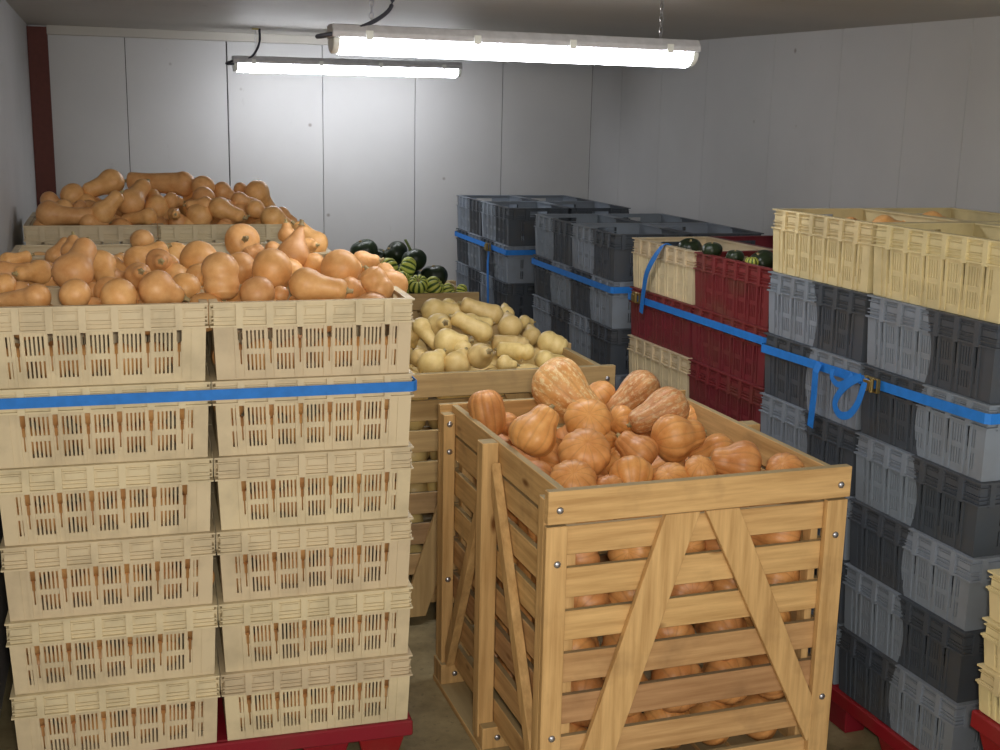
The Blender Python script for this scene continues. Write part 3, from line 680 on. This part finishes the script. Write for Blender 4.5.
# ------------------------------------------------------------------ squashes
def squash_mesh(name,mat,prof,bend=0,ribs=0,depth=0,seg=28,rings=26,lump=.02,seed=0):
    """prof: list of (z,r), swept smoothly; unit = bulb radius"""
    rnd=random.Random(seed); me=bpy.data.meshes.new(name)
    # resample with Catmull-Rom
    P=[Vector((z,r)) for z,r in prof]; pts=[]
    n=len(P)-1
    for i in range(n):
        p0=P[max(i-1,0)]; p1=P[i]; p2=P[i+1]; p3=P[min(i+2,n)]
        m=max(3,rings//n)
        for k in range(m):
            t=k/m; q=.5*((2*p1)+(p2-p0)*t+(2*p0-5*p1+4*p2-p3)*t*t+(3*p1-p0-3*p2+p3)*t**3); pts.append(q)
    pts.append(P[-1])
    v=[];f=[];gr=[]
    ph=[rnd.uniform(0,6.28) for _ in range(4)]
    for q in pts:
        z,r=q; r=max(r,.015)
        for j in range(seg):
            a=2*PI*j/seg; g=0
            if ribs: g=(.5+.5*math.cos(ribs*a))**1.6
            zz=z
            rr=r*(1+lump*math.sin(2*a+ph[0]+z)+lump*math.sin(3*a+ph[1]-z*1.4)-depth*g)
            x=rr*math.cos(a)+bend*z*abs(z)*.25; y=rr*math.sin(a)
            v.append((x,y,zz)); gr.append(g)
    R=len(pts)
    for i in range(R-1):
        for j in range(seg):
            a=i*seg+j; b=i*seg+(j+1)%seg; f.append((a,b,b+seg,a+seg))
    f.append(tuple(reversed(range(seg)))); f.append(tuple((R-1)*seg+j for j in range(seg)))
    me.from_pydata(v,[],f); me.materials.append(mat)
    if ribs:
        at=me.attributes.new('groove','FLOAT','POINT'); at.data.foreach_set('value',gr)
    for p in me.polygons: p.use_smooth=True
    zt=pts[-1][0]; return me,(bend*zt*abs(zt)*.25,0,zt)
def stem_mesh(name,mat,r,h,curve=.3):
    v=[];f=[];seg=10
    for i,(z,k) in enumerate(((-.06,1.9),(.0,1.45),(.25,1.),(.7,.85),(1.,.95))):
        for j in range(seg):
            a=2*PI*j/seg; q=r*k*(1+.16*math.cos(5*a)); v.append((q*math.cos(a)+curve*h*z*z*.5,q*math.sin(a),z*h))
    for i in range(4):
        for j in range(seg): a=i*seg+j; b=i*seg+(j+1)%seg; f.append((a,b,b+seg,a+seg))
    f.append(tuple(reversed(range(seg)))); f.append(tuple(4*seg+j for j in range(seg)))
    me=bpy.data.meshes.new(name); me.from_pydata(v,[],f); me.materials.append(mat)
    for p in me.polygons: p.use_smooth=True
    return me
def butter(neck,L,end=.97):
    return [(-.93,.02),(-.90,.22),(-.72,.62),(-.35,.92),(.05,1.0),(.45,.9),(.9,neck*1.12),(L*.55+.3,neck),(L-.35,neck*.98),(L-.08,neck*.66),(L,.14)]
SH={}
def shape(key,mat,prof,stem,**kw):
    me,top=squash_mesh(key,M[mat],prof,**kw); SH[key]=(me,stem,top)
st=stem_mesh('stem',M['stem'],.13,.32); stg=stem_mesh('stem',M['stem_green'],.10,1.0,.25); stp=stem_mesh('stem',M['stem'],.10,.16)
B_=dict(A=(.62,2.3,.1),B=(.66,3.3,.3),C=(.5,1.55,0),D=(.84,1.7,.05),D2=(.76,3.3,.1),L=(.76,4.6,.05),S=(.92,3.6,.45),P=(.42,1.75,-.2),P2=(.85,1.75,.05))
for k,(nk,L,bd) in B_.items():
    pr=butter(nk,L)
    if k=='P': pr=[(-.93,.02),(-.9,.22),(-.72,.62),(-.35,.92),(.05,1.0),(.5,.84),(.95,.55),(1.35,.36),(1.7,.2),(1.9,.1)]
    if k=='C': pr=[(-.9,.02),(-.86,.25),(-.7,.6),(-.35,.92),(.05,1.0),(.45,.88),(.85,.6),(1.15,.5),(1.4,.36),(1.5,.12)]
    for sfx,mat in (('','butternut'),('p','pale')): shape(k+sfx,mat,pr,st,bend=bd,seed=hash(k)%97 if False else ord(k[0]),ribs=0)
E_=[(-.72,.02),(-.74,.2),(-.68,.55),(-.4,.9),(0,1.0),(.38,.88),(.72,.66),(1.02,.58),(1.28,.42),(1.34,.12)]
shape('Em','pumpkin',E_,stp,ribs=11,depth=.05,bend=.05,seg=66,lump=.025,seed=5); shape('E',  'butternut',[(-.72,.02),(-.7,.3),(-.5,.75),(-.1,.98),(.15,1.0),(.5,.82),(.72,.5),(.74,.1)],st,seed=3)
shape('Fm','pumpkin_cork',[(-.85,.02),(-.86,.2),(-.74,.6),(-.35,.93),(.1,1.0),(.6,.9),(1.1,.72),(1.7,.62),(2.1,.45),(2.2,.12)],stp,ribs=11,depth=.045,bend=.05,seg=66,lump=.03,seed=6)
shape('F2m','pumpkin',[(-.85,.02),(-.86,.3),(-.7,.7),(-.3,.97),(.3,1.0),(.9,.93),(1.4,.75),(1.65,.45),(1.7,.12)],stp,ribs=11,depth=.06,seg=66,lump=.03,seed=8)
shape('K','dark',[(-.8,.02),(-.8,.3),(-.6,.74),(-.2,.98),(.15,1.0),(.5,.84),(.7,.52),(.68,.2),(.62,.05)],stp,ribs=8,depth=.04,seg=48,seed=9)
shape('T','dark',[(-.85,.02),(-.85,.3),(-.6,.74),(-.2,.98),(.15,1.0),(.5,.84),(.76,.5),(.76,.2),(.72,.05)],stg,ribs=8,depth=.03,seg=48,seed=10)
shape('H','striped',[(-.72,.02),(-.76,.3),(-.6,.76),(-.2,1.0),(.2,.98),(.5,.78),(.62,.5),(.5,.24),(.42,.05)],stp,ribs=10,depth=.16,seg=60,seed=11)
def rot_to(d):
    q=Vector((0,0,1)).rotation_difference(Vector(d).normalized()); return q
def put_squash(name,cat,key,loc,R,d,label,group,stem=True,roll=None):
    me,sm,top=SH[key]; o=link(name,me,None,loc); o.rotation_mode='QUATERNION'
    q=rot_to(d); o.rotation_quaternion=q@Matrix.Rotation(random.uniform(0,2*PI) if roll is None else roll,3,'Z').to_quaternion()
    o.scale=(R,R,R); tag(o,label,cat,group)
    if stem: link('stem',sm,o,top)
    return o
def table(T,name,cat,sfx,group):
    for x,y,z,R,var,dx,dy,dz,lab in T:
        nm=name; c=cat
        if var=='H': nm,c='striped_squash','squash'
        elif var in 'KT': nm,c='dark_green_squash','squash'
        put_squash(nm,c,var+('' if var in 'HKT' else sfx),(x,y,z),R,(dx,dy,dz),lab,group,roll=None if var not in('B','S') else PI*.5)
table(T_L1,'butternut_squash','squash','','butternuts heaped on the front left pile')
table(T_L3,'butternut_squash','squash','','butternuts heaped on the far left pile')
table(T_P2,'butternut_squash','squash','p','pale butternuts in the middle wooden box')
table(T_P3,'dark_green_squash','squash','','green squashes in the rear wooden box')
table(T_P1,'ribbed_pumpkin','pumpkin','m','ribbed pumpkins heaped in the front wooden box')
table(T_RD,'dark_green_squash','squash','','squashes in the red and cream crates')
table(T_RC,'butternut_squash','squash','','squashes in the cream crates at right')
rnd=random.Random(3)
def rdir(flat=.3): a=rnd.uniform(0,2*PI); return (math.cos(a),math.sin(a),rnd.uniform(-flat,flat))
# contents seen through the slots of the front left crates
for k in range(6):
    for c in (0,1):
        z0=PT+(5-k)*CH; side='left' if c==0 else 'right'
        lab='butternut seen through slots of %s crate, %s column, front left pile'%(rowname(k,6),side); g='butternuts inside the %s crate of the %s column'%(rowname(k,6),side)
        for lv in (0,1):
            if k==0 and lv: continue
            for i in range(6):
                u=-.235+.094*i+rnd.uniform(-.012,.012)+(.3 if c else -.3); v=.088+rnd.uniform(0,.012); R=rnd.uniform(.046,.052)
                s=rnd.choice((-1,1)); key=rnd.choice(('A','C','A'))
                # bulb towards the front face, neck into the crate
                d=(rnd.uniform(-.35,.35),1,rnd.uniform(-.1,.25))
                put_squash('butternut_squash','squash',key,fl(u,v,z0+.054+lv*.082),R,d,lab,g,stem=False)
# squashes under the visible heaps
def fill(f,cells,z,R,sfx,name,cat,lab,g,keys=('A','C')):
    for u,v in cells:
        put_squash(name,cat,rnd.choice(keys)+sfx,f(u+rnd.uniform(-.015,.015),v+rnd.uniform(-.015,.015),z+rnd.uniform(-.01,.01)),R*rnd.uniform(.92,1.08),inward(cells,u,v),lab,g,stem=False)
def inward(cells,u,v):
    us=[c[0] for c in cells]; vs=[c[1] for c in cells]
    if len(cells)<2 or min(us)==max(us) or min(vs)==max(vs): cu,cv=CEN
    else: cu,cv=(min(us)+max(us))/2,(min(vs)+max(vs))/2
    d=Vector((cu-u,cv-v,0))
    if d.length<.12: return rdir()
    d.normalize(); return (d.x+rnd.uniform(-.4,.4)*abs(d.y),d.y+rnd.uniform(-.4,.4)*abs(d.x),rnd.uniform(-.3,.1))
CEN=(.48,.54)
def grid(u0,u1,nu,v0,v1,nv): return [(u0+(u1-u0)*i/(nu-1),v0+(v1-v0)*j/(nv-1)) for i in range(nu) for j in range(nv)]
fill(fl,grid(-.5,.5,7,.12,.68,4),1.475,.058,'','butternut_squash','squash','butternut partly buried under the heap on the front left pile','buried butternuts of the front left pile')
fill(fl,grid(-.48,.48,6,.5,.70,2),1.53,.055,'','butternut_squash','squash','butternut partly buried under the heap on the front left pile','buried butternuts of the front left pile')
fill(fl2,grid(-.5,.46,6,.12,.5,3),1.475,.058,'','butternut_squash','squash','butternut partly buried in the second left pile','buried butternuts of the second left pile')
fill(fl3,grid(-.5,.5,7,.14,.66,4),1.5,.06,'','butternut_squash','squash','butternut partly buried in the far left heap','buried butternuts of the far left pile')
fill(fl3,grid(-.32,.36,5,.3,.6,3),1.58,.058,'','butternut_squash','squash','butternut partly buried in the far left heap','buried butternuts of the far left pile')
fill(f2,grid(.15,.82,5,.16,.9,5),.965,.08,'p','butternut_squash','squash','pale butternut partly buried under others in the middle wooden box','buried butternuts of the middle box')
for zz in (.85,.7,.55,.4,.25):
    fill(f2,grid(.14,.3,2,.13,.13,2)[:1]+[(.28,.13),(.42,.13)],zz,.068,'p','butternut_squash','squash','butternut seen between the slats of the middle wooden box','butternuts behind the slats of the middle box')
fill(f3,grid(.2,.8,4,.2,.8,4),1.0,.085,'','dark_green_squash','squash','dark squash partly buried in the rear wooden box','buried squashes of the rear box',keys=('K',))
fill(f3,grid(.16,.66,4,.45,.80,3),1.10,.085,'','dark_green_squash','squash','dark squash partly buried in the rear wooden box','buried squashes of the rear box',keys=('K',))
for u,v in grid(.17,.8,5,.14,.94,5):
    fill(f1,[(u,v)],.915,.078,'m','ribbed_pumpkin','pumpkin','ribbed pumpkin partly buried under the heap in the front wooden box','buried pumpkins of the front box',keys=('E',))
for i,zz in enumerate((.81,.66,.51,.36,.21)):
    fill(f1,[(.155+.165*k+(i%2)*.02,.138) for k in range(5)],zz,.083,'m','ribbed_pumpkin','pumpkin','ribbed pumpkin seen between the front slats of the front wooden box','pumpkins behind the front slats',keys=('E','F2') if False else ('E',))
    fill(f1,[(.155,.32+.165*k) for k in range(4)],zz,.083,'m','ribbed_pumpkin','pumpkin','ribbed pumpkin seen between the left side slats of the front wooden box','pumpkins behind the side slats',keys=('E',))
# ------------------------------------------------------------------ straps
def strap_loop(name,f,u0,u1,v0,v1,z,label,tail=None,w=.031,dz=None):
    o=empty(name,f(u0,v0,z)); o.location=(0,0,0); tag(o,label,'strap')
    e=.006; dz=dz or (0,0,0,0)
    P=[(u0-e+.012,v0-e),(u1+e-.012,v0-e),(u1+e,v0-e+.012),(u1+e,v1+e-.012),(u1+e-.012,v1+e),(u0-e+.012,v1+e),(u0-e,v1+e-.012),(u0-e,v0-e+.012)]
    Z=[z+dz[0],z+dz[1],z+dz[1],z+dz[2],z+dz[2],z+dz[3],z+dz[3],z+dz[0]]
    pts=[f(u,v,zz) for (u,v),zz in zip(P,Z)]; pts.append(pts[0])
    b=MB(); b.ribbon(pts,(0,0,1),w); link('band',b.mesh('band',M['blue']),o)
    return o
strap_loop('ratchet_strap',fl,-.6,.6,0,.8,1.262,'blue ratchet strap around the front left pile of cream crates')
def catmull(P,m=8):
    P=[Vector(p) for p in P]; out=[]
    for i in range(len(P)-1):
        p0=P[max(i-1,0)];p1=P[i];p2=P[i+1];p3=P[min(i+2,len(P)-1)]
        for k in range(m):
            t=k/m; out.append(.5*((2*p1)+(p2-p0)*t+(2*p0-5*p1+4*p2-p3)*t*t+(3*p1-p0-3*p2+p3)*t**3))
    out.append(P[-1]); return out
def buckle(o,loc,rz=0):
    b=MB()
    for y0,y1,z0,z1 in ((-.035,.035,.018,.023),(-.035,.035,-.023,-.018),(-.035,-.03,-.02,.02),(.03,.035,-.02,.02)): b.box(-.008,.006,y0,y1,z0,z1)
    b.tube([(-.012,-.012,-.022),(-.012,-.012,.022)],.008,8); b.tube([(-.014,.012,-.022),(-.014,.012,.022)],.006,8)
    b.box(-.022,-.016,-.02,.02,-.016,.016)
    k=link('buckle',b.mesh('buckle',M['brass'],.001),o,loc,(0,0,rz)); k['label']='worn brassy ratchet buckle'
LOOP1=[(2.268,3.208,1.292-.02),(2.262,3.212,1.24),(2.258,3.231,1.18),(2.258,3.274,1.135),(2.258,3.325,1.125),(2.256,3.352,1.155),(2.254,3.322,1.203),(2.256,3.268,1.248),(2.262,3.225,1.272)]
LOOP2=[(2.270,3.40,1.262),(2.264,3.392,1.234),(2.262,3.349,1.220),(2.264,3.300,1.245),(2.270,3.285,1.268)]
s=strap_loop('ratchet_strap',fr,0,.8,0,1.2,1.262,'blue ratchet strap with hanging loop around the near right pile',dz=(0,0,0,-.02))
b=MB(); b.ribbon([(2.282,3.50,1.262),(2.272,3.505,1.23),(2.276,3.51,1.15),(2.280,3.525,1.03)],(0,1,0),.034)
b.ribbon(catmull(LOOP1),None,.026)
b.ribbon(catmull(LOOP2),None,.020)
link('loose_tail',b.mesh('loose_tail',M['blue']),s); buckle(s,(2.286,3.20,1.252),aR)
s=strap_loop('ratchet_strap',fd,0,.8,0,1.2,1.255,'blue strap around the red crate pile, its tail hung over the rim')
b=MB(); b.ribbon(catmull([(2.335,4.80,1.520),(2.30,4.80,1.531),(2.276,4.82,1.49),(2.27,4.90,1.40),(2.278,4.95,1.30),(2.28,4.97,1.20)]),(0,1,-.2),.034); link('loose_tail',b.mesh('loose_tail',M['blue']),s); buckle(s,(2.284,5.03,1.262),0)
strap_loop('ratchet_strap',fg1,0,.8,0,1.2,1.262,'blue strap around the middle grey crate pile')
s=strap_loop('ratchet_strap',fg2,0,.8,0,1.2,1.262,'blue strap with hanging tail around the far grey crate pile')
b=MB(); b.ribbon([(2.236,7.19,1.255),(2.23,7.19,1.15),(2.236,7.185,.90)],(0,1,0),.036); link('loose_tail',b.mesh('loose_tail',M['blue']),s); buckle(s,(2.236,7.20,1.262))
# ------------------------------------------------------------------ lamps
def lamp(A,Bp,label,cable_side,ch):
    A=Vector(A); Bp=Vector(Bp); L=(Bp-A).length; rz=math.atan2(Bp.y-A.y,Bp.x-A.x); tilt=-math.asin((Bp.z-A.z)/L)
    o=empty('tube_light',A); o.rotation_euler=(0,tilt,rz); tag(o,label,'lamp','fluorescent tube lights')
    def prof(pts,x0,x1,name,mat):
        b=MB(); b.prism(pts,x0,x1,'x'); return link(name,b.mesh(name,mat,.003),o)
    # top housing, trapezium
    prof([(-.062,-.0),(-.066,.018),(-.045,.043),(.045,.043),(.066,.018),(.062,-.0)],0,L,'housing',M['housing'])
    n=12; pts=[(.060*math.cos(t),-.052*math.sin(t)**.8) for t in [PI*k/n for k in range(n+1)]]
    b=MB(); b.prism([(p[0],p[1]-.0005) for p in pts],.028,L-.028,'x'); link('diffuser',b.mesh('diffuser',M['tube']),o)
    for x0,x1 in ((.004,.028),(L-.028,L-.004)):
        b=MB(); b.prism([(p[0]*.98,p[1]*.95-.0005) for p in pts],x0,x1,'x'); link('end_cap',b.mesh('end_cap',M['clearcap'],.003),o)
    for x in (.12,L*.37,L*.63,L-.12):
        for sy in (-1,1):
            b=MB(); b.box(x-.012,x+.012,sy*.066-.003,sy*.066+.003,-.006,.024); link('clip',b.mesh('clip',M['clearcap'],.001),o)
    for x in (.14,L-.13):
        p=A+(Bp-A)*(x/L); zc=ceil_z(p.x,p.y); h=zc-p.z-.04
        b=MB(); nl=max(2,int(h/.019)); st_=h/nl
        for k in range(nl):
            c=.045+st_*(k+.5); rr=st_*.62; q=[]
            for j in range(9):
                t=2*PI*j/8; q.append((x+(.0075*math.cos(t) if k%2 else 0),(.0075*math.cos(t) if not k%2 else 0),c+rr*math.sin(t)))
            b.tube(q,.0018,5)
        link('chain',b.mesh('chain',M['steel']),o)
        b=MB(); b.box(x-.02,x+.02,-.02,.02,h+.033,h+.045); link('ceiling_hook',b.mesh('ceiling_hook',M['hook'],.003),o)
    # supply cable looping down from the ceiling into the left end
    b=MB(); b.tube(catmull([(q[0],q[1],q[2]) for q in ch],6),.007,8); link('cable',b.mesh('cable',M['cable'],0,True),o)
    return o
lamp((.700,4.05,2.305),(2.015,4.05,2.302),'nearer lit fluorescent tube light hung by chains, the larger looking one',0,
     [(.21,0,.17),(.20,-.01,.10),(.12,-.04,.045),(.03,-.05,.015),(-.03,-.05,.004),(-.045,-.03,.0),(-.02,-.02,.004),(.004,-.02,.012)])
lamp((.722,7.57,2.345),(2.140,7.57,2.352),'farther lit fluorescent tube light near the back wall, the smaller looking one',0,
     [(.165,0,.21),(.16,-.02,.12),(.11,-.05,.04),(.03,-.05,.0),(-.03,-.05,-.008),(-.035,-.03,.0),(.004,-.02,.012)])
# ------------------------------------------------------------------ light and camera
def area(name,loc,target,size,power,col):
    l=bpy.data.lights.new(name,'AREA'); l.shape='RECTANGLE'; l.size,l.size_y=size; l.energy=power; l.color=col
    o=bpy.data.objects.new(name,l); COL.objects.link(o); o.location=loc
    o.rotation_euler=(Vector(target)-Vector(loc)).to_track_quat('-Z','Y').to_euler(); return o
area('camera_flash',(.05,-.08,2.13),(1.3,4,1.1),(.12,.08),FLASH,(1,.93,.82))
area('front_fill_light',(1.4,-.8,1.35),(1.4,4,1.2),(2.4,2.2),FRONT_FILL,(1,.97,.92))  # soft fill light added behind the camera, its source unseen
w=bpy.data.worlds.new('world'); SC.world=w; w.use_nodes=True
w.node_tree.nodes['Background'].inputs[0].default_value=(.8,.85,.95,1); w.node_tree.nodes['Background'].inputs[1].default_value=WORLD
Fp,yaw,pitch,rollc,H=1200.2,.313,.212,.021,2.064
cy,sy,cp,sp=math.cos(yaw),math.sin(yaw),math.cos(pitch),math.sin(pitch)
fw=Vector((sy*cp,cy*cp,-sp)); rt=Vector((cy,-sy,0)); up=rt.cross(fw)
c,s_=math.cos(rollc),math.sin(rollc); rt2=rt*c+up*s_; up2=up*c-rt*s_
cam=bpy.data.cameras.new('camera'); co=bpy.data.objects.new('camera',cam); COL.objects.link(co)
co.matrix_world=Matrix(((rt2.x,up2.x,-fw.x,0),(rt2.y,up2.y,-fw.y,0),(rt2.z,up2.z,-fw.z,H),(0,0,0,1)))
cam.sensor_width=36; cam.lens=Fp/1000*36; cam.clip_start=.02; SC.camera=co
SC.view_settings.view_transform='Standard'; SC.view_settings.look='None'; SC.view_settings.exposure=EXPO; SC.view_settings.gamma=1; SC.view_settings.use_curve_mapping=False
